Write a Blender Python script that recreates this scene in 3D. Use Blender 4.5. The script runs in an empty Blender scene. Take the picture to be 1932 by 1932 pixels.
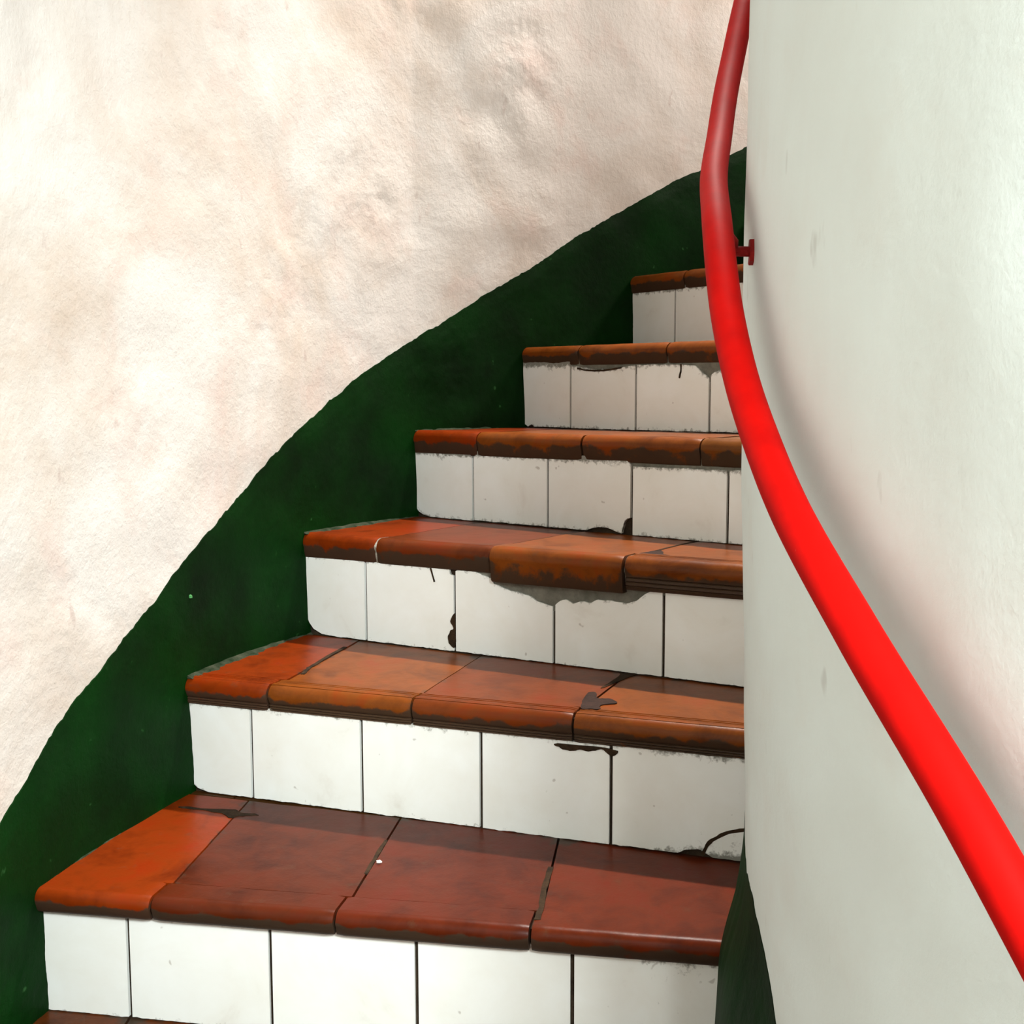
import bpy, math, random
from mathutils import Matrix, Vector, noise
PI = math.pi
# ---------------------------------------------------------------- camera
S = 0.19                      # one riser height in metres; all stair units below are risers
Z0 = 4.4841                   # eye height over the lowest visible tread, in risers
scene = bpy.context.scene
cam_d = bpy.data.cameras.new('camera')
cam_d.sensor_width = 36; cam_d.lens = 2210.7 / 1932 * 36; cam_d.clip_start = 0.01
cam = bpy.data.objects.new('camera', cam_d)
scene.collection.objects.link(cam)
cam.matrix_world = Matrix.Translation((0, 0, Z0 * S)) @ Matrix.Rotation(PI / 2 - 0.104757, 4, 'X') @ Matrix.Rotation(-0.00213, 4, 'Z')
scene.camera = cam
# ---------------------------------------------------------------- world, lights, exposure
CX, CY, RIN, ROUT = 9.4368, 5.2902, 8.2253, 13.2556
def polar(a_deg, r, z):
    a = math.radians(a_deg)
    return Vector(((CX - r * math.cos(a)) * S, (CY + r * math.sin(a)) * S, (z + Z0) * S))
w = bpy.data.worlds.new('world'); scene.world = w; w.use_nodes = True
w.node_tree.nodes['Background'].inputs[0].default_value = (0.9, 0.96, 1.0, 1)
w.node_tree.nodes['Background'].inputs[1].default_value = 0.04
def area(name, loc, target, size, power, color, sy=None):
    l = bpy.data.lights.new(name, 'AREA'); l.energy = power; l.color = color; l.size = size
    if sy: l.shape = 'RECTANGLE'; l.size_y = sy
    o = bpy.data.objects.new(name, l); scene.collection.objects.link(o)
    o.location = loc; o.rotation_euler = (Vector(target) - Vector(loc)).to_track_quat('-Z', 'Y').to_euler()
    return o
def spot(name, loc, target, power, color, deg, blend, radius):
    l = bpy.data.lights.new(name, 'SPOT'); l.energy = power; l.color = color
    l.spot_size = math.radians(deg); l.spot_blend = blend; l.shadow_soft_size = radius
    o = bpy.data.objects.new(name, l); scene.collection.objects.link(o)
    o.location = loc; o.rotation_euler = (Vector(target) - Vector(loc)).to_track_quat('-Z', 'Y').to_euler()
    return o
spot('stairwell_downlight', polar(62, 12.45, 15), polar(24, 10.4, -2.5), 2000, (1.0, 0.92, 0.84), 38, 1.0, 0.07)
area('upper_fill_light', polar(88, 11.0, 8.5), polar(50, 13.0, 4.0), 0.3, 58, (1.0, 0.86, 0.78))  # unseen warm fill, added to brighten the upper right of the wall
area('landing_window_light', polar(-44, 9.7, 3.2), polar(10, 11.8, -2.5), 0.32, 146, (0.93, 1.0, 0.99), 0.42)
vs = scene.view_settings
vs.view_transform = 'Standard'; vs.look = 'None'; vs.gamma = 1; vs.exposure = -0.85
vs.use_curve_mapping = False

# ---------------------------------------------------------------- materials
def newmat(name):
    m = bpy.data.materials.new(name); m.use_nodes = True
    nt = m.node_tree; b = nt.nodes['Principled BSDF']
    return m, nt, b
def N(nt, t, **kw):
    n = nt.nodes.new(t)
    for k, v in kw.items():
        if k in n.inputs: n.inputs[k].default_value = v
        else: setattr(n, k, v)
    return n
def noise_n(nt, co, scale, detail=5, rough=0.55, dist=0.0):
    n = nt.nodes.new('ShaderNodeTexNoise'); n.inputs['Scale'].default_value = scale
    n.inputs['Detail'].default_value = detail; n.inputs['Roughness'].default_value = rough
    n.inputs['Distortion'].default_value = dist
    nt.links.new(co, n.inputs['Vector']); return n.outputs['Fac']
def ramp(nt, fac, stops):
    r = nt.nodes.new('ShaderNodeValToRGB'); e = r.color_ramp.elements
    while len(e) < len(stops): e.new(0.5)
    for i, (p, c) in enumerate(stops):
        e[i].position = p; e[i].color = (*c, 1) if len(c) == 3 else c
    nt.links.new(fac, r.inputs[0]); return r.outputs[0]
def mix(nt, fac, a, b, mode='MIX'):
    m = nt.nodes.new('ShaderNodeMix'); m.data_type = 'RGBA'; m.blend_type = mode
    def put(i, v):
        if isinstance(v, (int, float)): m.inputs[i].default_value = v
        elif isinstance(v, tuple): m.inputs[i].default_value = (*v, 1)
        else: nt.links.new(v, m.inputs[i])
    put(0, fac); put(6, a); put(7, b); return m.outputs[2]
def bump(nt, b, layers):
    prev = None
    for h, st, d in layers:
        n = nt.nodes.new('ShaderNodeBump'); n.inputs['Strength'].default_value = st; n.inputs['Distance'].default_value = d
        nt.links.new(h, n.inputs['Height'])
        if prev: nt.links.new(prev, n.inputs['Normal'])
        prev = n.outputs[0]
    nt.links.new(prev, b.inputs['Normal'])
def obj_co(nt): return nt.nodes.new('ShaderNodeTexCoord').outputs['Object']
def scaled(nt, co, s):
    m = nt.nodes.new('ShaderNodeMapping'); m.inputs['Scale'].default_value = s
    nt.links.new(co, m.inputs[0]); return m.outputs[0]

def plaster(name, base, tint, tint2, amt, fine=1.0):
    m, nt, b = newmat(name); co = obj_co(nt)
    n1 = noise_n(nt, co, 2.6, 7, 0.62, 0.6)
    f1 = ramp(nt, n1, [(0.42, (0, 0, 0)), (0.72, (amt, amt, amt))])
    c = mix(nt, f1, base, tint)
    n2 = noise_n(nt, co, 7.0, 6, 0.6, 0.3)
    f2 = ramp(nt, n2, [(0.52, (0, 0, 0)), (0.75, (amt * .8,) * 3)])
    c = mix(nt, f2, c, tint2)
    n3 = noise_n(nt, scaled(nt, co, (26, 26, 12)), 1.0, 3, 0.5)
    f3 = ramp(nt, n3, [(0.70, (0, 0, 0)), (0.76, (0.45, 0.45, 0.45))])
    c = mix(nt, f3, c, tuple(x * .62 for x in tint2))
    nt.links.new(c, b.inputs['Base Color']); b.inputs['Roughness'].default_value = 0.62
    bump(nt, b, [(noise_n(nt, co, 60, 6, 0.65), 0.35 * fine, 0.004), (noise_n(nt, co, 220, 3), 0.18 * fine, 0.0015)])
    return m
M = {}
M['outer'] = plaster('limewash_warm', (0.575, 0.55, 0.515), (0.42, 0.32, 0.24), (0.54, 0.40, 0.35), 0.75, 1.5)
M['inner'] = plaster('limewash_grey', (0.60, 0.66, 0.64), (0.52, 0.55, 0.51), (0.55, 0.55, 0.51), 0.6, 0.4)
def green():
    m, nt, b = newmat('green_gloss_paint'); co = obj_co(nt)
    n1 = noise_n(nt, co, 5, 6, 0.6)
    c = ramp(nt, n1, [(0.3, (0.0012, 0.007, 0.0012)), (0.6, (0.0012, 0.019, 0.0016)), (0.85, (0.002, 0.03, 0.003))])
    n2 = noise_n(nt, co, 40, 2, 0.5)
    f = ramp(nt, n2, [(0.74, (0, 0, 0)), (0.8, (0.6, 0.6, 0.6))])
    c = mix(nt, f, c, (0.03, 0.10, 0.03))
    nt.links.new(c, b.inputs['Base Color']); b.inputs['Roughness'].default_value = 0.6
    b.inputs['Specular IOR Level'].default_value = 0.05
    bump(nt, b, [(noise_n(nt, co, 55, 6, 0.65), 0.4, 0.004)])
    return m
M['green'] = green()
def glazed():
    m, nt, b = newmat('white_glazed_tile'); co = obj_co(nt)
    at = nt.nodes.new('ShaderNodeAttribute'); at.attribute_name = 'tint'
    n1 = noise_n(nt, co, 9, 6, 0.6, 0.4)
    st = ramp(nt, n1, [(0.35, (0.80, 0.82, 0.79)), (0.62, (0.76, 0.765, 0.715)), (0.8, (0.64, 0.62, 0.56))])
    c = mix(nt, 1.0, st, at.outputs['Color'], 'MULTIPLY')
    gr = nt.nodes.new('ShaderNodeAttribute'); gr.attribute_name = 'grime_shade'
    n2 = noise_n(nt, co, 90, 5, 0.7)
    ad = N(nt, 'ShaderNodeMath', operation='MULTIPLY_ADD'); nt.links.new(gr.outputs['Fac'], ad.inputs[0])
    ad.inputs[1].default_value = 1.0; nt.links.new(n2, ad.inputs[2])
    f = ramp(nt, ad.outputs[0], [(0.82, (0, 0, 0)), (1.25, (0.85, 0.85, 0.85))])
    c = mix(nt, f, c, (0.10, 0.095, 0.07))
    n3 = noise_n(nt, co, 70, 1, 0.4)
    f3 = ramp(nt, n3, [(0.78, (0, 0, 0)), (0.82, (0.5, 0.5, 0.5))])
    c = mix(nt, f3, c, (0.25, 0.22, 0.18))
    nt.links.new(c, b.inputs['Base Color']); b.inputs['Roughness'].default_value = 0.38
    bump(nt, b, [(noise_n(nt, co, 14, 3), 0.12, 0.006)])
    return m
M['tile'] = glazed()
def terracotta():
    m, nt, b = newmat('glazed_terracotta'); co = obj_co(nt)
    at = nt.nodes.new('ShaderNodeAttribute'); at.attribute_name = 'tint'
    n1 = noise_n(nt, co, 13, 7, 0.65, 0.5)
    v = ramp(nt, n1, [(0.3, (0.55, 0.5, 0.48)), (0.52, (1, 1, 1)), (0.75, (1.15, 0.68, 0.5))])
    c = mix(nt, 1.0, at.outputs['Color'], v, 'MULTIPLY')
    c = mix(nt, 1.0, c, (0.34, 0.235, 0.115), 'MULTIPLY')
    n2 = noise_n(nt, co, 38, 5, 0.7)
    f = ramp(nt, n2, [(0.60, (0, 0, 0)), (0.78, (0.6, 0.6, 0.6))])
    c = mix(nt, f, c, (0.07, 0.035, 0.018))
    gr = nt.nodes.new('ShaderNodeAttribute'); gr.attribute_name = 'grime_shade'
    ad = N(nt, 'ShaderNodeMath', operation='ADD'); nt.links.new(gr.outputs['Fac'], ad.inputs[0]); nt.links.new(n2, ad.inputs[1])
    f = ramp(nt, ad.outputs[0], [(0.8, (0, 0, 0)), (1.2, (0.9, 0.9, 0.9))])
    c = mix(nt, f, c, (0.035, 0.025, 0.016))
    nt.links.new(c, b.inputs['Base Color']); b.inputs['Roughness'].default_value = 0.36
    b.inputs['Specular IOR Level'].default_value = 0.10
    bump(nt, b, [(noise_n(nt, co, 30, 5), 0.2, 0.003), (noise_n(nt, co, 260, 2), 0.12, 0.0008)])
    return m
M['terra'] = terracotta()
def rough_mat(name, a, c2, sc=30, r=0.9, bs=0.6):
    m, nt, b = newmat(name); co = obj_co(nt)
    c = ramp(nt, noise_n(nt, co, sc, 6, 0.65), [(0.35, a), (0.7, c2)])
    nt.links.new(c, b.inputs['Base Color']); b.inputs['Roughness'].default_value = r
    b.inputs['Specular IOR Level'].default_value = 0.1
    bump(nt, b, [(noise_n(nt, co, sc * 3, 5, 0.7), bs, 0.004)])
    return m
M['mortar'] = rough_mat('grey_mortar', (0.10, 0.10, 0.08), (0.20, 0.19, 0.155))
M['pale'] = rough_mat('pale_filler', (0.16, 0.14, 0.11), (0.42, 0.39, 0.33), 50)
M['grout'] = rough_mat('dark_grout', (0.018, 0.012, 0.008), (0.05, 0.035, 0.022))
M['crack'] = rough_mat('dark_chipped_clay', (0.015, 0.01, 0.006), (0.05, 0.028, 0.014), 60)
M['seam'] = rough_mat('green_stained_mortar', (0.006, 0.016, 0.005), (0.05, 0.055, 0.035), 40)
M['stain'] = rough_mat('dark_red_stain', (0.012, 0.006, 0.004), (0.035, 0.016, 0.011), 60, 0.7, 0.2)
M['chip'] = rough_mat('white_paint_chip', (0.75, 0.72, 0.66), (0.85, 0.83, 0.8), 80)
M['greendot'] = rough_mat('light_green_paint', (0.05, 0.20, 0.06), (0.07, 0.25, 0.08), 80, 0.5, 0.2)
def red_paint():
    m, nt, b = newmat('red_gloss_paint'); co = obj_co(nt)
    c = ramp(nt, noise_n(nt, co, 25, 5, 0.6), [(0.3, (0.29, 0.0015, 0.001)), (0.7, (0.37, 0.002, 0.001))])
    f = ramp(nt, noise_n(nt, scaled(nt, co, (80, 80, 40)), 1.0, 2, 0.4), [(0.77, (0, 0, 0)), (0.80, (0.5, 0.5, 0.5))])
    c = mix(nt, f, c, (0.75, 0.35, 0.28))
    nt.links.new(c, b.inputs['Base Color']); b.inputs['Roughness'].default_value = 0.62
    b.inputs['Specular IOR Level'].default_value = 0.04
    bump(nt, b, [(noise_n(nt, co, 35, 3), 0.10, 0.003)])
    return m
M['red'] = red_paint()
M['redold'] = rough_mat('old_dark_red_paint', (0.20, 0.008, 0.008), (0.33, 0.015, 0.012), 60, 0.6, 0.4)

# ---------------------------------------------------------------- helpers
def mesh_obj(name, verts, faces, mats, parent=None, fm=None, smooth=None, attrs=None):
    me = bpy.data.meshes.new(name)
    me.from_pydata([tuple(v) for v in verts], [], faces)
    for m in mats: me.materials.append(m)
    if fm: me.polygons.foreach_set('material_index', fm)
    if attrs:
        for an, (kind, data) in attrs.items():
            if kind == 'color':
                a = me.color_attributes.new(an, 'FLOAT_COLOR', 'POINT')
                a.data.foreach_set('color', [x for c in data for x in (*c, 1.0)])
            else:
                a = me.attributes.new(an, 'FLOAT', 'POINT'); a.data.foreach_set('value', data)
    import bmesh
    bm = bmesh.new(); bm.from_mesh(me); bmesh.ops.recalc_face_normals(bm, faces=bm.faces); bm.to_mesh(me); bm.free()
    if smooth is not None:
        me.polygons.foreach_set('use_smooth', [True] * len(me.polygons))
        me.set_sharp_from_angle(angle=math.radians(smooth))
    me.update()
    o = bpy.data.objects.new(name, me); scene.collection.objects.link(o)
    if parent: o.parent = parent; o.matrix_parent_inverse = parent.matrix_world.inverted()
    return o
class MB:
    def __init__(s): s.v = []; s.f = []; s.c = []; s.g = []
    def add(s, vs, fs, col=(1, 1, 1), g=0.0):
        b = len(s.v); s.v += [Vector(v) for v in vs]; s.f += [[b + i for i in f] for f in fs]
        s.c += [col] * len(vs); s.g += (g if isinstance(g, list) else [g] * len(vs))
    def build(s, name, mats, parent=None, smooth=None):
        return mesh_obj(name, s.v, s.f, mats, parent, None, smooth, {'tint': ('color', s.c), 'grime_shade': ('float', s.g)})
def nz(x, y=0.0, z=0.0): return noise.noise(Vector((x, y, z)))
def interp(t, x):
    if x <= t[0][0]:
        (a, b), (c, d) = t[0], t[1]
    elif x >= t[-1][0]:
        (a, b), (c, d) = t[-2], t[-1]
    else:
        for i in range(len(t) - 1):
            if t[i][0] <= x <= t[i + 1][0]:
                (a, b), (c, d) = t[i], t[i + 1]; break
    return b + (d - b) * (x - a) / (c - a)
def clampi(t, x): return interp(t, min(max(x, t[0][0]), t[-1][0]))

# ---------------------------------------------------------------- the two round walls
# painted dado top on the outer wall: (angle, height)
DADO = [(-12, -5.6), (0, -4.15), (6, -3.45), (11.3, -2.844), (12.4, -2.68), (13.15, -2.557), (14.35, -2.379), (16.25, -2.153), (17.89, -1.947), (19.48, -1.758),
        (21.36, -1.49), (22.78, -1.31), (24.51, -1.109), (26.42, -0.835), (27.63, -0.646), (30.52, -0.3), (33.87, 0.109), (36.92, 0.437),
        (40.43, 0.826), (42.21, 1.063), (46.01, 1.5), (49.25, 1.918), (52.09, 2.257), (54.74, 2.573), (57.38, 2.875), (59.21, 3.021),
        (61.64, 3.311), (62.93, 3.463), (75, 4.85), (90, 6.6), (110, 8.9)]
DADO_IN = [(-40, -6.9), (-12, -4.3), (-4, -3.42), (-1.5, -3.15), (0.03, -3.009), (0.63, -2.933), (1.79, -2.842), (3.24, -2.76), (5.39, -2.70), (9, -2.78), (13, -2.76), (20, -1.95), (30, -0.75), (60, 2.75), (90, 6.4)]
DR = [(3, -.12), (12.5, -.12), (21.55, -.028), (30.1, .096), (38.27, .168), (45.5, -.02), (53.8, -.097), (63, -.08), (75, 0)]
def bumps(x, y, z, rough):
    p = Vector((x, y, z))
    a = noise.noise(p * 0.55) * 0.045 + noise.noise(p * 1.7) * 0.022
    m = max(0.0, noise.noise(p * 0.8 + Vector((7, 3, 1))) + 0.30) * rough
    a += m * (noise.noise(p * 3.2) * 0.016 + abs(noise.noise(p * 8)) * -0.012 + noise.noise(p * 22) * 0.006)
    return a
def rout(a, z):
    r = ROUT + clampi(DR, a)
    ar = math.radians(a)
    return r - bumps(r * ar, 0, z, 1.0)
def rin(a, z):
    r = RIN
    ar = math.radians(a)
    r += 0.022 * math.sin(z * 0.9 + 1.0) + 0.015 * math.sin(z * 0.33)
    return r + bumps(r * ar, 40, z, 0.25) * 0.5
def wall_grid(name, al, zlist, rf, mat, thick, kind='structure', dz=None):
    V = []; F = []; nb = len(zlist); na = len(al) - 1
    for i in range(na + 1):
        a = al[i]
        for z in zlist:
            zz = z if dz is None else dz(a, z)
            V.append(polar(a, rf(a, zz), zz))
    for i in range(na):
        for j in range(nb - 1):
            p = i * nb + j; F.append([p, p + nb, p + nb + 1, p + 1])
    # back face (coarse) and rim
    base = len(V)
    for i in range(na + 1):
        a = al[i]
        for z in (zlist[0], zlist[-1]):
            zz = z if dz is None else dz(a, z)
            V.append(polar(a, rf(a, zz) * 0 + thick, zz))
    for i in range(na):
        p = base + i * 2; F.append([p, p + 1, p + 3, p + 2])
        F.append([i * nb, p, p + 2, (i + 1) * nb]); F.append([i * nb + nb - 1, (i + 1) * nb + nb - 1, p + 3, p + 1])
    F.append([base, base + 1] + [nb - 1 - j for j in range(nb)])
    e = na * nb
    F.append([base + na * 2, base + na * 2 + 1] + [e + nb - 1 - j for j in range(nb)])
    o = mesh_obj(name, V, F, [mat], None, None, 50)
    o['kind'] = kind
    return o
FLOOR_Z = -5.45
def frange(a, b, n): return [a + (b - a) * i / n for i in range(n + 1)]
zo = frange(FLOOR_Z, 6.2, 300) + frange(6.3, 16, 30)
wall_grid('wall_left', frange(-84, 1.5, 70)[:-1] + frange(1.5, 84, 560), zo, rout, M['outer'], ROUT + 1.0)
wall_grid('wall_right', frange(-84, -30, 40)[:-1] + frange(-30, 30, 240)[:-1] + frange(30, 84, 40), frange(FLOOR_Z, 6.2, 170) + frange(6.4, 16, 20), rin, M['inner'], RIN - 1.0)

def dado(name, a0, a1, na, table, rf, sign, mat, thick_fn, rag, nseg):
    V = []; F = []; nb = nseg + 1
    for i in range(na + 1):
        a = a0 + (a1 - a0) * i / na
        top = clampi(table, a) + rag(a)
        bot = max(FLOOR_Z, top - 3.2)
        top = max(top, bot + .05)
        for j in range(nb):
            t = j / nseg
            z = bot + (top - bot) * t
            V.append(polar(a, rf(a, z) - sign * thick_fn(top - z, a), z))
        V.append(polar(a, rf(a, top) + sign * 0.05, top))
        V.append(polar(a, rf(a, bot) + sign * 0.05, bot))
    st = nb + 2
    for i in range(na):
        p = i * st
        for j in range(nb):
            F.append([p + j, p + st + j, p + st + j + 1, p + j + 1])
        F.append([p + nb, p + st + nb, p + st + nb + 1, p + nb + 1])
        F.append([p + nb + 1, p + st + nb + 1, p + st, p])
    F.append(list(range(st))); F.append([na * st + k for k in range(st)])
    o = mesh_obj(name, V, F, [mat], None, None, 50); o['kind'] = 'structure'
    return o
dado('trim_1', -40, 84, 800, DADO, rout, 1, M['green'], lambda d, a: 0.012 + 0.014 * min(1, d * 6),
     lambda a: 0.022 * nz(a * 1.3) + 0.013 * nz(a * 5, 3) + (0.010 * nz(a * 17, 7)), 90)
dado('trim_2', -55, 30, 400, DADO_IN, rin, -1, M['green'], lambda d, a: 0.004 + 0.13 * max(.04, min(1, (15.5 - a) / 3.5)) * (lambda t: t * t * (3 - 2 * t))(min(1, max(0, d / 0.85))),
     lambda a: 0.02 * nz(a * 1.1, 9) + 0.008 * nz(a * 6, 3), 60)

# ---------------------------------------------------------------- steps
ZK = [-4.4841, -3.5472, -2.5224, -1.4735, -0.4801, 0.5048, 1.4847, 2.49]
def frm(ao, ai, dR=0.0):
    a, b = math.radians(ao), math.radians(ai); Ro = ROUT + dR
    O = Vector((CX - Ro * math.cos(a), CY + Ro * math.sin(a))); I = Vector((CX - RIN * math.cos(b), CY + RIN * math.sin(b)))
    return O, (I - O).normalized(), (I - O).length
FR = {1: (Vector((-3.387, 8.1328)), Vector((0.98496, -0.17277)), 4.9176), 2: (Vector((-2.8662, 10.1497)), Vector((0.94273, -0.33356)), 5.0079),
      3: (Vector((-2.1163, 11.9827)), Vector((0.87599, -0.48233)), 5.1282), 4: (Vector((-1.1029, 13.6039)), Vector((0.78026, -0.62546)), 5.1989),
      5: (Vector((0.1635, 14.7347)), Vector((0.69621, -0.71784)), 5.0109), 6: (Vector((1.6572, 15.903)), Vector((0.58367, -0.81199)), 4.9339),
      0: frm(3.4, 5.0, -.12), 7: frm(62.9, 61.6, -.08), 8: frm(71.5, 70, 0)}
OV = {0: .13, 1: .136, 2: .085, 3: .10, 4: .08, 5: .065, 6: .085, 7: .08}
def P(k, u, n, z):
    """u along the step from the outer wall, n behind the riser plane, z height"""
    O, d, L = FR[k]; nn = Vector((-d.y, d.x)); q = O + d * u + nn * n
    return Vector((q.x * S, q.y * S, (z + Z0) * S))
def back_n(k, u):
    """depth n at which riser k+1 stands, for position u on step k"""
    O, d, L = FR[k]; nn = Vector((-d.y, d.x)); O2, d2, L2 = FR[k + 1]
    q = O + d * u
    # q + nn*t = O2 + d2*s
    det = nn.x * (-d2.y) + d2.x * nn.y
    r = O2 - q
    return (r.x * (-d2.y) + d2.x * r.y) / det
def wall_u(k, n, z, outer=True):
    """u where the tread meets a wall at depth n"""
    O, d, L = FR[k]; nn = Vector((-d.y, d.x)); C = Vector((CX, CY)); p = O + nn * n
    lo, hi = (-1.5, 2.5) if outer else (L - 2.5, L + 1.5)
    for _ in range(26):
        m = (lo + hi) / 2; q = p + d * m; r = (q - C).length; a = math.degrees(math.atan2(q.y - CY, CX - q.x))
        if outer: inside = r > rout(a, z)
        else: inside = r > rin(a, z)
        if inside: lo = m
        else: hi = m
    return lo
DROP = {0: .2, 1: .162, 2: .228, 3: .245, 4: .26, 5: .228, 6: .222, 7: .22}   # nosing heights
ORANGE = (0.46, 0.085, 0.010); MAROON = (0.20, 0.048, 0.022); REDBR = (0.27, 0.055, 0.018); TAN = (0.38, 0.175, 0.05); OTAN = (0.45, 0.165, 0.04); BROWN = (0.24, 0.085, 0.03)
# joints between tread tiles (front u, back u), colours, riser joints, nosing joints
TREAD = {0: ([(.9, .9), (2.2, 2.2), (3.6, 3.6)], [BROWN, BROWN, BROWN, BROWN]),
         1: ([(.925, .79), (2.27, 2.20), (3.61, 3.55)], [ORANGE, MAROON, (0.22, .045, .02), REDBR]),
         2: ([(.90, .76), (2.20, 2.16), (3.59, 3.66)], [ORANGE, OTAN, (0.36, 0.105, 0.028), OTAN]),
         3: ([(.95, 1.08), (2.26, 2.45), (3.62, 3.80)], [ORANGE, (0.30, .085, .03), OTAN, OTAN]),
         4: ([(.98, .98), (2.38, 2.38), (3.78, 3.78)], [ORANGE, OTAN, OTAN, TAN]),
         5: ([(.95, .95), (2.28, 2.28), (3.6, 3.6)], [OTAN, OTAN, OTAN, TAN]),
         6: ([(1.0, 1.0), (2.3, 2.3), (3.6, 3.6)], [OTAN, OTAN, TAN, TAN]),
         7: ([(1.0, 1.0), (2.3, 2.3), (3.6, 3.6)], [OTAN, TAN, TAN, TAN])}
NOSE = {0: [.9, 2.2, 3.6], 1: [.88, 2.225, 3.571], 2: [.838, 2.183, 3.561], 3: [.918, 2.245, 3.595], 4: [.964, 2.381, 3.769], 5: [.95, 2.282, 3.6], 6: [1.0, 2.3, 3.6], 7: [1.0, 2.3, 3.6]}
RIS = {0: [.66, 1.7, 2.75, 3.8], 1: [.663, 1.729, 2.778, 3.846], 2: [.656, 1.716, 2.785, 3.864], 3: [.766, 1.808, 2.875, 3.943], 4: [.891, 1.933, 2.986, 4.063],
       5: [.821, 1.835, 2.862, 3.9], 6: [.813, 1.85, 2.9, 3.95], 7: [.8, 1.85, 2.9, 3.9]}
# bites out of the top / bottom edge of the riser tiles: polylines of (u, height over lower tread)
TOPCUT = {1: [(0, .80), (5, .80)], 2: [(0, .82), (5.1, .80)],
          3: [(0, .84), (1.74, .84), (1.76, .755), (1.80, .745), (1.83, .80), (2.03, .80), (2.065, .79), (2.209, .752), (2.249, .70), (2.409, .652), (2.605, .623), (2.716, .568), (2.869, .542), (2.945, .603), (2.998, .617), (3.063, .583), (3.148, .61), (3.243, .604), (3.306, .638), (3.461, .642), (3.594, .63), (3.69, .665), (3.775, .735), (3.914, .80), (5.1, .80)],
          4: [(0, .78), (.84, .78), (.86, .735), (.93, .73), (.95, .78), (2.90, .78), (2.944, .738), (2.995, .70), (3.556, .704), (4.073, .705), (5.3, .70)],
          5: [(0, .82), (.78, .82), (.854, .753), (1.068, .725), (1.235, .704), (1.481, .712), (1.799, .745), (2.106, .746), (2.477, .74), (2.672, .725), (2.764, .65), (2.849, .598), (2.918, .648), (3.007, .675), (3.2, .74), (5.1, .78)],
          6: [(0, .80), (5.1, .80)]}
BOTCUT = {1: [(0, .0), (5, .0)], 2: [(0, .14), (.03, .07), (.10, .025), (.2, 0), (3.2, 0), (4.40, 0), (4.45, .035), (4.56, .05), (4.62, .02), (4.66, 0), (5, 0)],
          3: [(0, .22), (.04, .12), (.10, .05), (.2, .01), (.3, 0), (5.1, 0)],
          4: [(-.1, .20), (.0, .13), (.05, .06), (.13, .02), (.25, .0), (2.44, 0), (2.50, .025), (2.58, .045), (2.70, .045), (2.80, .015), (2.87, .0), (2.885, .05), (2.90, .11), (2.94, .155), (2.985, .165), (2.99, .0), (5.2, 0)],
          5: [(0, .05), (.1, .0), (.16, .03), (.2, 0), (5, 0)], 6: [(0, 0), (5, 0)]}
LABELS = {
 0: 'lowest step, only a brown sliver of its tread showing at bottom left',
 1: 'widest step near the bottom, maroon tread with one bright orange end tile',
 2: 'tan grooved step directly above the maroon one, curved crack in its riser',
 3: 'step with a bulging nosing over a jagged patch of bare grey mortar',
 4: 'step above the mortar patch, thin orange tread, chipped hole in its riser bottom',
 5: 'fifth step up, tread at eye level, broken mortar along the top of its riser',
 6: 'small high step beside the red handrail with a greyish pink riser tile',
 7: 'highest step, mostly hidden behind the white round pillar and red handrail'}
rnd = random.Random(5)
def riser_tiles(k, parent):
    mb = MB(); L = FR[k][2]; zb = ZK[k - 1] if k > 0 else FLOOR_Z
    Hh = ZK[k] - zb
    js = [-.02] + RIS[k] + [L - (.10 if k == 1 else .0)]
    sc = 1.0
    tc = TOPCUT.get(k, [(0, .85), (5.2, .85)]); bc = BOTCUT.get(k, [(0, 0), (5, 0)])
    for i in range(len(js) - 1):
        u0, u1 = js[i] + .014, js[i + 1] - .014
        n = max(4, int((u1 - u0) / .017)); tint = 0.93 + rnd.random() * .07; col = (tint, tint, tint)
        tilt = rnd.uniform(-.006, .006); zoff = rnd.uniform(-.004, .004)
        vs = []; fs = []; g = []; rows = [0, .12, .3, .5, .7, .88, 1]
        for c in range(n + 1):
            u = u0 + (u1 - u0) * c / n
            t = clampi(tc, u) + .010 * nz(u * 9, k) + .006 * nz(u * 30, k)
            b = clampi(bc, u) + .006 * nz(u * 8, k + 5) + .004 * nz(u * 26, k)
            e = min(u - u0, u1 - u)
            ends = .0
            if i == 0 and c == 0: ends = .012
            if k == 1 and i == len(js) - 2:   # jagged right end
                pass
            for r in rows:
                z = zb + b + .012 + (t - b - .012) * r
                uu = u
                if k == 1 and i == len(js) - 2 and c >= n - 1: uu += .035 * nz(r * 9, 2) + .01 * nz(r * 31)
                if i == 0 and c == 0: uu += .02 * nz(r * 5, k) + .008
                vs.append(P(k, uu, -.042 + tilt * (u - u0), z + zoff))
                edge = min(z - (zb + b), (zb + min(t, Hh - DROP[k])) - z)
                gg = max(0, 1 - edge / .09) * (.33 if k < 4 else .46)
                if k == 2 and u > 4.2: gg += .22 * max(0, (u - 4.2) / .7) * max(0, 1 - (z - zb) / .5) + .1
                if k == 1 and u > 4.3: gg += .16
                g.append(gg)
            for r in rows: 
                z = zb + b + .012 + (t - b - .012) * r
                vs.append(P(k, u, -.0, z + zoff)); g.append(.4)
        m = len(rows); st = 2 * m
        for c in range(n):
            p = c * st
            for r in range(m - 1):
                fs.append([p + r, p + st + r, p + st + r + 1, p + r + 1])
            fs.append([p, p + m, p + st + m, p + st]); fs.append([p + m - 1, p + st + m - 1, p + st + 2 * m - 1, p + 2 * m - 1])
        fs.append(list(range(m)) + list(range(2 * m - 1, m - 1, -1)))
        p = n * st; fs.append([p + r for r in range(m)] + [p + r for r in range(2 * m - 1, m - 1, -1)])
        mb.add(vs, fs, col, g)
    return mb.build('riser', [M['tile']], parent, 35)

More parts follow.
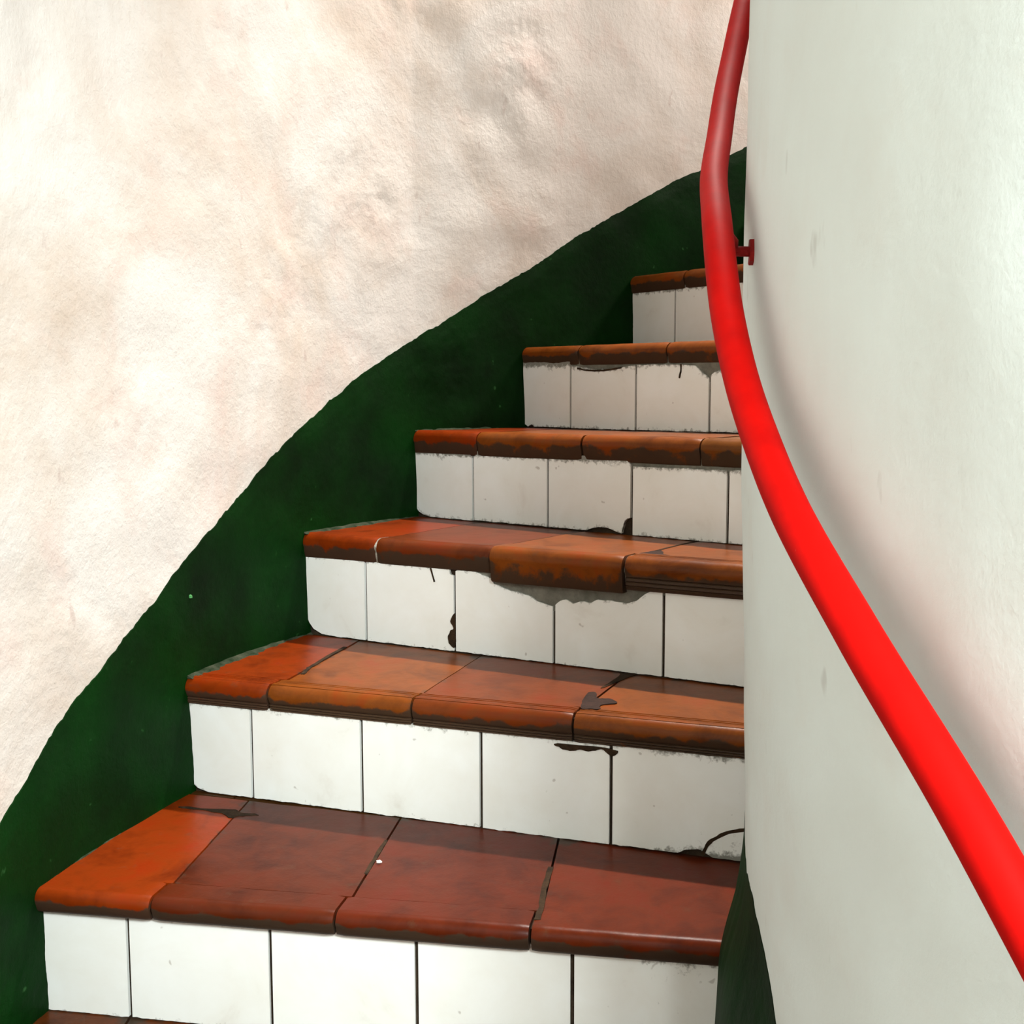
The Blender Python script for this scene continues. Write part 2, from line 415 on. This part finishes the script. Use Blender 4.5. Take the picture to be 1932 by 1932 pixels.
def nose_profile(ov, drop, lift, groove):
    """(s outward, z) from the back of the nosing over the top, round the front and back underneath"""
    pr = [(-.16, -.02), (-.16, lift)]
    if groove:
        for gx in (-.13, -.09, -.05, -.01):
            pr += [(gx, lift), (gx + .008, lift - .009), (gx + .018, lift - .009), (gx + .026, lift)]
    r = min(.10, drop * .45)
    x0 = ov - r
    pr.append((x0 - .01, lift + .004))
    for i in range(9):
        t = PI / 2 - i * (PI / 2 + .55) / 8
        pr.append((x0 + r * math.cos(t), lift + .004 - r + r * math.sin(t)))
    zl = pr[-1][1]
    xs = pr[-1][0]
    if groove:
        for q in range(3):
            zz = zl - (drop - r - .03 + zl * 0) * 0
        rem = -drop - zl
        for q in range(1, 4):
            zc = zl + rem * q / 4
            pr += [(xs - .005, zc + .008), (xs - .018, zc), (xs - .006, zc - .008)]
    pr += [(xs - .012, -drop + .02), (xs - .03, -drop), (-.01, -drop), (-.01, -.1)]
    return pr
def nosing(k, parent):
    js = [0] + NOSE[k] + [FR[k][2]]
    cols = TREAD[k][1]
    for i in range(4):
        ov, drop, lift = OV[k], DROP[k], .004
        ov += rnd.uniform(-.006, .006); groove = (k == 2) or (k == 3 and i == 3)
        if k == 3 and i == 2: ov += .055; drop += .07; lift = .016
        if k == 3 and i == 3: ov += .03; drop += .04; lift = .012
        if k == 3 and i < 2: ov -= .015
        pr = nose_profile(ov, drop, lift, groove); m = len(pr)
        u0, u1 = js[i] + .010, js[i + 1] - .010
        if i == 0: u0 = wall_u(k, -ov, ZK[k], True) - .01
        if i == 3: u1 = wall_u(k, -ov, ZK[k], False) + (.03 if k != 1 else -.055)
        n = 24; vs = []; fs = []; g = []
        for c in range(n + 1):
            t = c / n
            u = u0 + (u1 - u0) * t
            e = min(t, 1 - t) * (u1 - u0)
            sh = -.010 * max(0, 1 - e / .03)
            for (s_, z_) in pr:
                w_ = .006 * nz(u * 4, z_ * 8, k) + .002 * nz(u * 20, z_ * 20, k)
                s2 = s_ + (sh + w_ if s_ > 0 else 0); z2 = z_ + w_ * .5 + (sh * .7 if z_ > -.05 else 0)
                vs.append(P(k, u, -s2, ZK[k] + z2)); g.append(.25 * max(0, 1 - e / .05) + max(0, min(.62, (-z_ / drop - .30 + .18 * nz(u * 5, k, i) + .10 * nz(u * 19, k)) * 2.4)))  # lower front darkened: worn dirt plus some shading put into the colour
        for c in range(n):
            for j in range(m):
                j2 = (j + 1) % m
                fs.append([c * m + j, (c + 1) * m + j, (c + 1) * m + j2, c * m + j2])
        fs.append(list(range(m))); fs.append([n * m + j for j in range(m)])
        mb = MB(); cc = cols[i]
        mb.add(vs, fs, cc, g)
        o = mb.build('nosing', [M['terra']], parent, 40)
        if k == 3 and i == 2: o['label'] = 'bulging glossy orange nosing tile set lower than its neighbours'
def nose_joints(k, parent, idx):
    for i in idx:
        u = NOSE[k][i]; pr = nose_profile(OV[k] - .022, DROP[k] + .01, -.004, False); m = len(pr); vs = []
        for du in (-.013, .013):
            for (s_, z_) in pr: vs.append(P(k, u + du, -s_ - .02 * nz(z_ * 20, k, i), ZK[k] + z_))
        fs = [list(range(m)), list(range(m, 2 * m))] + [[j, (j + 1) % m, m + (j + 1) % m, m + j] for j in range(m)]
        mb = MB(); mb.add(vs, fs); mb.build('joint_filler', [M['pale']], parent)
def tread(k, parent):
    mb = MB(); J = TREAD[k][0]; cols = TREAD[k][1]; z = ZK[k]; th = .05
    n0 = .165
    strip = {1: .13, 2: .06}.get(k, 0)
    for i in range(4):
        rows = 10; cn = 8; vs = []; g = []; lift = rnd.uniform(-.003, .004); grid = []
        for r in range(rows + 1):
            # rows run from the nosing to the next riser (or to the filler strip)
            t = r / rows
            def edge(which, t):
                if which == 0: return None
            row = []
            for c in range(cn + 1):
                s = c / cn
                # left and right boundaries at this t
                def bnd(idx):
                    if idx < 0:
                        nn = n0 + (back_n(k, 0) - strip - n0) * t
                        return wall_u(k, nn, z, True) - .03
                    if idx > 2:
                        nn = n0 + (back_n(k, FR[k][2]) - n0) * t
                        return wall_u(k, nn, z, False) + (.05 if k != 1 else -.04)
                    f, b = J[idx]; return f + (b - f) * t
                ul = bnd(i - 1) + (.009 if i > 0 else 0); ur = bnd(i) - (.009 if i < 3 else 0)
                u = ul + (ur - ul) * s
                nb = back_n(k, u) - strip * max(0, 1 - u / 3.4) - .005
                n = n0 - .001 + (nb - n0) * t
                ed = min(s * (ur - ul), (1 - s) * (ur - ul), 9)
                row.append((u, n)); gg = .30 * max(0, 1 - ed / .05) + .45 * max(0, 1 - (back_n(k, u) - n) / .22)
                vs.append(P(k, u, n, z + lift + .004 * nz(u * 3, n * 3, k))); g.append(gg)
        nv = len(vs)
        vs += [v - Vector((0, 0, th * S)) for v in vs]; g += [.4] * nv
        fs = []; W = cn + 1
        for r in range(rows):
            for c in range(cn):
                a = r * W + c; fs.append([a, a + 1, a + W + 1, a + W]); fs.append([nv + a, nv + a + W, nv + a + W + 1, nv + a + 1])
        ring = [c for c in range(W)] + [r * W + cn for r in range(1, rows + 1)] + [rows * W + c for c in range(cn - 1, -1, -1)] + [r * W for r in range(rows - 1, 0, -1)]
        for a, b in zip(ring, ring[1:] + ring[:1]): fs.append([a, b, nv + b, nv + a])
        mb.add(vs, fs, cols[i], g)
    if strip:      # narrow cut tiles between the full tiles and the riser above
        for (u0, u1) in ((-.3, .62), (.64, 2.0), (2.02, 3.35)):
            vs = []; fs = []; n = 14
            for c in range(n + 1):
                u = u0 + (u1 - u0) * c / n
                if u < 0: u = max(u, wall_u(k, back_n(k, 0) - .1, z, True) - .05)
                nb = back_n(k, u); st = strip * max(0.1, 1 - u / 3.4)
                for nn, dz in ((nb - st + .03, .0), (nb + .01, .0), (nb + .01, -.04), (nb - st + .03, -.04)):
                    vs.append(P(k, u, nn, z + dz - .004))
            for c in range(n):
                for j in range(4): fs.append([c * 4 + j, c * 4 + 4 + j, c * 4 + 4 + (j + 1) % 4, c * 4 + (j + 1) % 4])
            fs.append([0, 1, 2, 3]); fs.append([n * 4 + j for j in range(4)])
            mb.add(vs, fs, (0.13, 0.075, 0.035), .12)
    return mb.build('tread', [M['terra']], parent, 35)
def core(k, parent):
    """the mortar body that carries the tiles"""
    z1 = ZK[k] - .045; z0 = (ZK[k - 1] - .03) if k else FLOOR_Z + .004
    n = 30; vs = []; fs = []; L = FR[k][2]
    for c in range(n + 1):
        u = -.02 + (L + .02) * c / n
        nb = (back_n(k, u) - .016) if k < 7 else 1.3
        rg = .004 * nz(u * 9, k)
        for nn, z in ((-.012 + rg, z0), (-.012 + rg, z1), (nb, z1), (nb, z0)): vs.append(P(k, u, nn, z))
    for c in range(n):
        for j in range(4): fs.append([c * 4 + j, c * 4 + 4 + j, c * 4 + 4 + (j + 1) % 4, c * 4 + (j + 1) % 4])
    fs.append([0, 1, 2, 3]); fs.append([n * 4 + j for j in range(4)])
    mb = MB(); mb.add(vs, fs)
    o = mb.build('mortar_bed', [M['grout']], parent)
    return o
def refine(pts, amp, sub=5):
    """round an outline off and roughen it"""
    out = []; m = len(pts)
    for i in range(m):
        p0, p1, p2, p3 = pts[i - 1], pts[i], pts[(i + 1) % m], pts[(i + 2) % m]
        for q in range(sub):
            t = q / sub
            c = [.5 * (2 * p1[a] + (p2[a] - p0[a]) * t + (2 * p0[a] - 5 * p1[a] + 4 * p2[a] - p3[a]) * t * t + (3 * p1[a] - p0[a] - 3 * p2[a] + p3[a]) * t ** 3) for a in (0, 1)]
            out.append((c[0] + amp * nz(c[0] * 22, c[1] * 22), c[1] + amp * nz(c[0] * 22, c[1] * 22, 5)))
    return out
def slab_poly(k, pts, mat, name, parent, on='riser', t=.002, front=.046, amp=.010):
    """thin chip or stain with its own outline lying on the riser face or on the tread"""
    if len(pts) < 40 and amp: pts = refine(pts, amp)
    vs = []; m = len(pts)
    for (u, v) in pts:
        if on == 'riser': vs.append(P(k, u, -.012, ZK[k - 1] + v))
        else: vs.append(P(k, u, v, ZK[k] - .003))
    for (u, v) in pts:
        if on == 'riser': vs.append(P(k, u, -front - t, ZK[k - 1] + v))
        else: vs.append(P(k, u, v, ZK[k] + .007 + t))
    fs = [list(range(m)), list(range(m, 2 * m))] + [[i, (i + 1) % m, m + (i + 1) % m, m + i] for i in range(m)]
    mb = MB(); mb.add(vs, fs)
    o = mb.build(name, [mat], parent)
    return o
def ribbon(pts, w):
    pts = [(a[0] + (b[0] - a[0]) * q / 4, a[1] + (b[1] - a[1]) * q / 4) for a, b in zip(pts, pts[1:]) for q in range(4)] + [pts[-1]]
    pts = [(x + .008 * nz(x * 14, y * 14), y + .004 * nz(x * 14, y * 14, 4)) for x, y in pts]
    L = []; R = []
    for i, (x, y) in enumerate(pts):
        a = pts[max(0, i - 1)]; b = pts[min(len(pts) - 1, i + 1)]
        dx, dy = b[0] - a[0], b[1] - a[1]; l = math.hypot(dx, dy) or 1
        ww = w * (1 + .4 * nz(x * 20, y * 20))
        L.append((x - dy / l * ww, y + dx / l * ww)); R.append((x + dy / l * ww, y - dx / l * ww))
    P_ = L + R[::-1]
    while len(P_) < 40: P_ = [q for a, b in zip(P_, P_[1:] + P_[:1]) for q in (a, ((a[0] + b[0]) / 2, (a[1] + b[1]) / 2))]
    return P_
def seam(k, parent, width, mat, hgt=.03):
    """irregular mortar bead where the tread meets the outer wall"""
    n = 60; vs = []; fs = []
    nb = back_n(k, 0)
    for c in range(n + 1):
        t = c / n; nn = -OV[k] * .6 + (nb + OV[k] * .6) * t
        uw = wall_u(k, nn, ZK[k], True)
        w_ = width * (.35 + .65 * math.sin(PI * min(1, t * 1.1 + .12))) * (1 + .5 * nz(t * 9, k) + .5 * nz(t * 26, k))
        h_ = hgt * (1 + .5 * nz(t * 14, k + 3))
        for du, dz in ((-.05, -.01), (-.05, h_ + .02), (w_ * .45, h_ * .6 + .006), (w_, -.004)):
            vs.append(P(k, uw + du, nn, ZK[k] + dz))
    for c in range(n):
        for j in range(4): fs.append([c * 4 + j, c * 4 + 4 + j, c * 4 + 4 + (j + 1) % 4, c * 4 + (j + 1) % 4])
    fs.append([0, 1, 2, 3]); fs.append([n * 4 + j for j in range(4)])
    mb = MB(); mb.add(vs, fs); return mb.build('mortar_seam', [mat], parent, 60)

for k in range(0, 8):
    e = bpy.data.objects.new('stair_step', None); scene.collection.objects.link(e)
    e.location = P(k, FR[k][2] / 2, .3, ZK[k] - (1.0 if k else .9)); e.empty_display_size = .05
    e['label'] = LABELS[k]; e['category'] = 'stair step'; e['group'] = 'tiled steps of the winding stair'
    bpy.context.view_layer.update()
    core(k, e); riser_tiles(k, e)
    if k < 7: tread(k, e)
    nosing(k, e)
    if k in (1, 2, 3, 4): seam(k, e, {1: .035, 2: .14, 3: .10, 4: .06}[k], M['seam'], .02)
    if k == 3: nose_joints(3, e, (0, 1, 2))
    if k == 1:
        slab_poly(1, ribbon([(2.245, .55), (2.225, .9), (2.215, 1.2)], .014), M['crack'], 'crack', e, 'tread', .0)
        slab_poly(1, ribbon([(3.60, .02), (3.60, .22), (3.575, .5), (3.57, .9)], .02), M['crack'], 'crack', e, 'tread', .0)
        slab_poly(1, [(.30, 1.60), (.55, 1.57), (.70, 1.53), (.78, 1.46), (.86, 1.50), (1.0, 1.53), (.98, 1.57), (.84, 1.58), (.76, 1.63), (.6, 1.62), (.3, 1.63)], M['crack'], 'dirt_patch', e, 'tread', .001, amp=.02)
    if k == 2:
        o = slab_poly(2, ribbon([(4.587, .03), (4.615, .098), (4.654, .149), (4.714, .194), (4.773, .223), (4.86, .252), (4.99, .27)], .014), M['crack'], 'crack', e)
        slab_poly(2, [(-.02, .51), (.012, .495), (.03, .50), (.045, .485), (.02, .47), (.012, .44), (-.02, .45)], M['green'], 'paint_spot', e)
        slab_poly(2, [(3.43, .775), (3.46, .742), (3.55, .728), (3.63, .745), (3.70, .74), (3.8, .765), (3.87, .72), (3.89, .775)], M['crack'], 'chipped_edge', e)
        slab_poly(2, [(3.575, .12), (3.52, .38), (3.50, .60), (3.56, .62), (3.62, .45), (3.72, .47), (3.80, .36), (3.70, .26), (3.72, .14), (3.65, .13)], M['stain'], 'stain', e, 'tread', .0)
        slab_poly(2, [(3.60, 1.20), (3.58, 1.45), (3.78, 1.47), (3.72, 1.30), (3.66, 1.12), (3.58, .80), (3.56, .82)], M['crack'], 'dirt_patch', e, 'tread', .0)
        slab_poly(2, ribbon([(.92, .40), (.86, .62), (.84, .8), (.80, 1.1), (.77, 1.5)], .018), M['crack'], 'crack', e, 'tread', .0)
    if k == 3:
        slab_poly(3, [(2.04, .70), (2.4, .60), (2.80, .50), (3.3, .56), (3.75, .62), (3.95, .74), (3.95, .84), (3.0, .84), (2.04, .84)], M['mortar'], 'mortar_patch', e, front=.022, amp=.004)
        slab_poly(3, [(1.79, .36), (1.765, .30), (1.79, .24), (1.75, .19), (1.735, .12), (1.752, .075), (1.815, .068), (1.815, .36)], M['crack'], 'chipped_edge', e)
        slab_poly(3, ribbon([(1.541, .80), (1.56, .74), (1.582, .67)], .006), M['crack'], 'crack', e)
        slab_poly(3, [(3.62, .17), (3.66, .35), (3.70, .46), (3.78, .35), (3.84, .22), (4.00, .16), (4.06, .12), (3.94, .06), (3.84, .03), (3.78, .12), (3.70, .10)], M['stain'], 'stain', e, 'tread', .0)
        slab_poly(3, ribbon([(3.68, .4), (3.72, .8), (3.78, 1.3)], .014), M['crack'], 'crack', e, 'tread', .0)
    if k == 4:
        slab_poly(4, [(2.90, .66), (3.6, .66), (4.4, .66), (4.4, .80), (3.6, .80), (2.90, .80)], M['mortar'], 'mortar_patch', e, front=.020, amp=.004)
    if k == 5:
        slab_poly(5, [(.84, .70), (1.5, .66), (2.6, .60), (2.85, .55), (3.1, .62), (3.3, .8), (2.0, .84), (.84, .84)], M['mortar'], 'mortar_patch', e, front=.022, amp=.004)
        slab_poly(5, ribbon([(2.477, .75), (2.472, .66), (2.455, .59)], .010), M['crack'], 'crack', e)
        slab_poly(5, ribbon([(.93, .72), (1.05, .700), (1.2, .690), (1.35, .690), (1.50, .705), (1.62, .72)], .010), M['crack'], 'crack', e)

# landing below the lowest tread, and the paint chip lying on the wide step
def sector(name, a0, a1, r0, r1, z0, z1, mat, n=60):
    V = []; F = []
    for i in range(n + 1):
        a = a0 + (a1 - a0) * i / n
        V += [polar(a, r0, z0), polar(a, r0, z1), polar(a, r1, z1), polar(a, r1, z0)]
    for i in range(n):
        for j in range(4): F.append([i * 4 + j, i * 4 + 4 + j, i * 4 + 4 + (j + 1) % 4, i * 4 + (j + 1) % 4])
    F.append([0, 1, 2, 3]); F.append([n * 4 + j for j in range(4)])
    return mesh_obj(name, V, F, [mat], attrs={'tint': ('color', [BROWN] * len(V)), 'grime_shade': ('float', [0.0] * len(V))})
fl = sector('floor', -84, 84, RIN - 1.0, ROUT + 1.0, FLOOR_Z - .5, FLOOR_Z, M['terra']); fl['kind'] = 'structure'

def blob(name, center, rx, ry, rz, mat, seed, parent=None):
    import bmesh
    bm = bmesh.new(); bmesh.ops.create_icosphere(bm, subdivisions=2, radius=1)
    for v in bm.verts:
        f = 1 + .5 * noise.noise(v.co * 1.7 + Vector((seed, 0, 0)))
        v.co = Vector((v.co.x * rx * f, v.co.y * ry * f, max(-.4, v.co.z) * rz * f)) + center
    me = bpy.data.meshes.new(name); bm.to_mesh(me); bm.free(); me.materials.append(mat)
    o = bpy.data.objects.new(name, me); scene.collection.objects.link(o)
    if parent: o.parent = parent; o.matrix_parent_inverse = parent.matrix_world.inverted()
    return o
c = blob('paint_chip', P(1, 2.287, .75, ZK[1] + .018), .0045, .003, .002, M['chip'], 3)
c['label'] = 'tiny white paint chip lying on the maroon tread of the widest step'; c['category'] = 'paint chip'

# ---------------------------------------------------------------- handrail
RAIL = [(-48, -5.3), (-40, -4.35), (-30, -3.1), (-22, -2.12), (-16.02, -1.361), (-13.8, -1.13), (-11.5, -.93), (-8.69, -.68), (-6.82, -.54), (-3.6, -.262), (-1.52, -.072), (.02, .10), (1.6, .32),
        (3.4, .55), (4.84, .775), (8.5, 1.03), (11.5, 1.27), (14.84, 1.573), (16.35, 1.781), (17.96, 2.002), (19.43, 2.225), (21.44, 2.6), (26, 3.3), (34, 4.3), (44, 5.5), (56, 6.9)]
def cm(t, x):   # smooth interpolation
    xs = [p[0] for p in t]; i = max(1, min(len(t) - 3, next((j for j in range(len(t) - 1) if xs[j + 1] >= x), len(t) - 2)))
    p0, p1, p2, p3 = t[i - 1], t[i], t[i + 1], t[i + 2]
    h = p2[0] - p1[0]; s = (x - p1[0]) / h
    m1 = (p2[1] - p0[1]) / (p2[0] - p0[0]) * h; m2 = (p3[1] - p1[1]) / (p3[0] - p1[0]) * h
    return (2 * s ** 3 - 3 * s * s + 1) * p1[1] + (s ** 3 - 2 * s * s + s) * m1 + (-2 * s ** 3 + 3 * s * s) * p2[1] + (s ** 3 - s * s) * m2
RR = RIN + .20
def rail_c(a):
    zs = [cm(RAIL, min(max(a + d, -40), 44)) for d in (-1.5, -.75, 0, .75, 1.5)]
    return polar(a, RR + .01 * nz(a * .2), sum(zs) / 5)
def sweep(name, pts, rad, mat, parent, seg=28, up=None, shape=None):
    vs = []; fs = []
    for i, p in enumerate(pts):
        t = (pts[min(i + 1, len(pts) - 1)] - pts[max(i - 1, 0)]).normalized()
        sd = t.cross(Vector((0, 0, 1))).normalized(); uu = sd.cross(t)
        for j in range(seg):
            a = 2 * PI * j / seg; r = rad[i] if isinstance(rad, list) else rad
            if shape: r *= shape(a, i)
            vs.append(p + sd * math.cos(a) * r + uu * math.sin(a) * r)
    for i in range(len(pts) - 1):
        for j in range(seg): fs.append([i * seg + j, i * seg + (j + 1) % seg, (i + 1) * seg + (j + 1) % seg, (i + 1) * seg + j])
    fs.append(list(range(seg))); fs.append([(len(pts) - 1) * seg + j for j in range(seg)])
    return mesh_obj(name, vs, fs, [mat], parent, None, 50)
h = bpy.data.objects.new('handrail', None); scene.collection.objects.link(h)
h.location = polar(9, RIN, .8); h.empty_display_size = .05
h['label'] = 'bright red round metal handrail curving up around the white pillar wall'; h['category'] = 'handrail'
bpy.context.view_layer.update()
sweep('rail', [rail_c(-40 + 84 * i / 300) for i in range(301)], .0148, M['red'], h)
def bracket(a, zoff):
    p0 = rail_c(a); zc_ = p0.z / S - Z0
    def rp(da, r, dz): return polar(a + da, r, zc_ + dz)
    root = sweep('bracket', [rp(0, RR - .02, -.06), rp(0, RR - .075, -.115), rp(0, RR - .105, -.125), rp(0, RIN - .02, -.13)], [.0125, .011, .0050, .0050], M['redold'], h, 16)
    root.name = 'bracket'
    # bent forked flange plastered into the wall
    n = 10; vs = []; fs = []
    prof = [(-.02, .13), (.028, .135), (.045, .07), (.035, .01), (.03, -.05), (.05, -.11), (.015, -.135), (-.025, -.10), (-.035, -.03), (-.03, .05)]
    for r in (RIN - .02, RIN + .035):
        for (x, z) in prof: vs.append(polar(a + x / RIN * 57.3 * 1.25, r, zc_ - .13 + z * .48))
    fs = [list(range(n)), list(range(n, 2 * n))] + [[i, (i + 1) % n, n + (i + 1) % n, n + i] for i in range(n)]
    mesh_obj('wall_flange', vs, fs, [M['redold']], root)
    return root
b1 = bracket(5.6, 0)
b2 = bracket(40.0, 0)
b3 = bracket(-28.0, 0)

# light green dab of paint on the dado
d = blob('paint_dab', polar(21.55, rout(21.55, -1.806) - .026, -1.806), .0035, .0035, .0045, M['greendot'], 9)
d['label'] = 'small light green dab of paint stuck to the dark green dado'; d['category'] = 'paint dab'
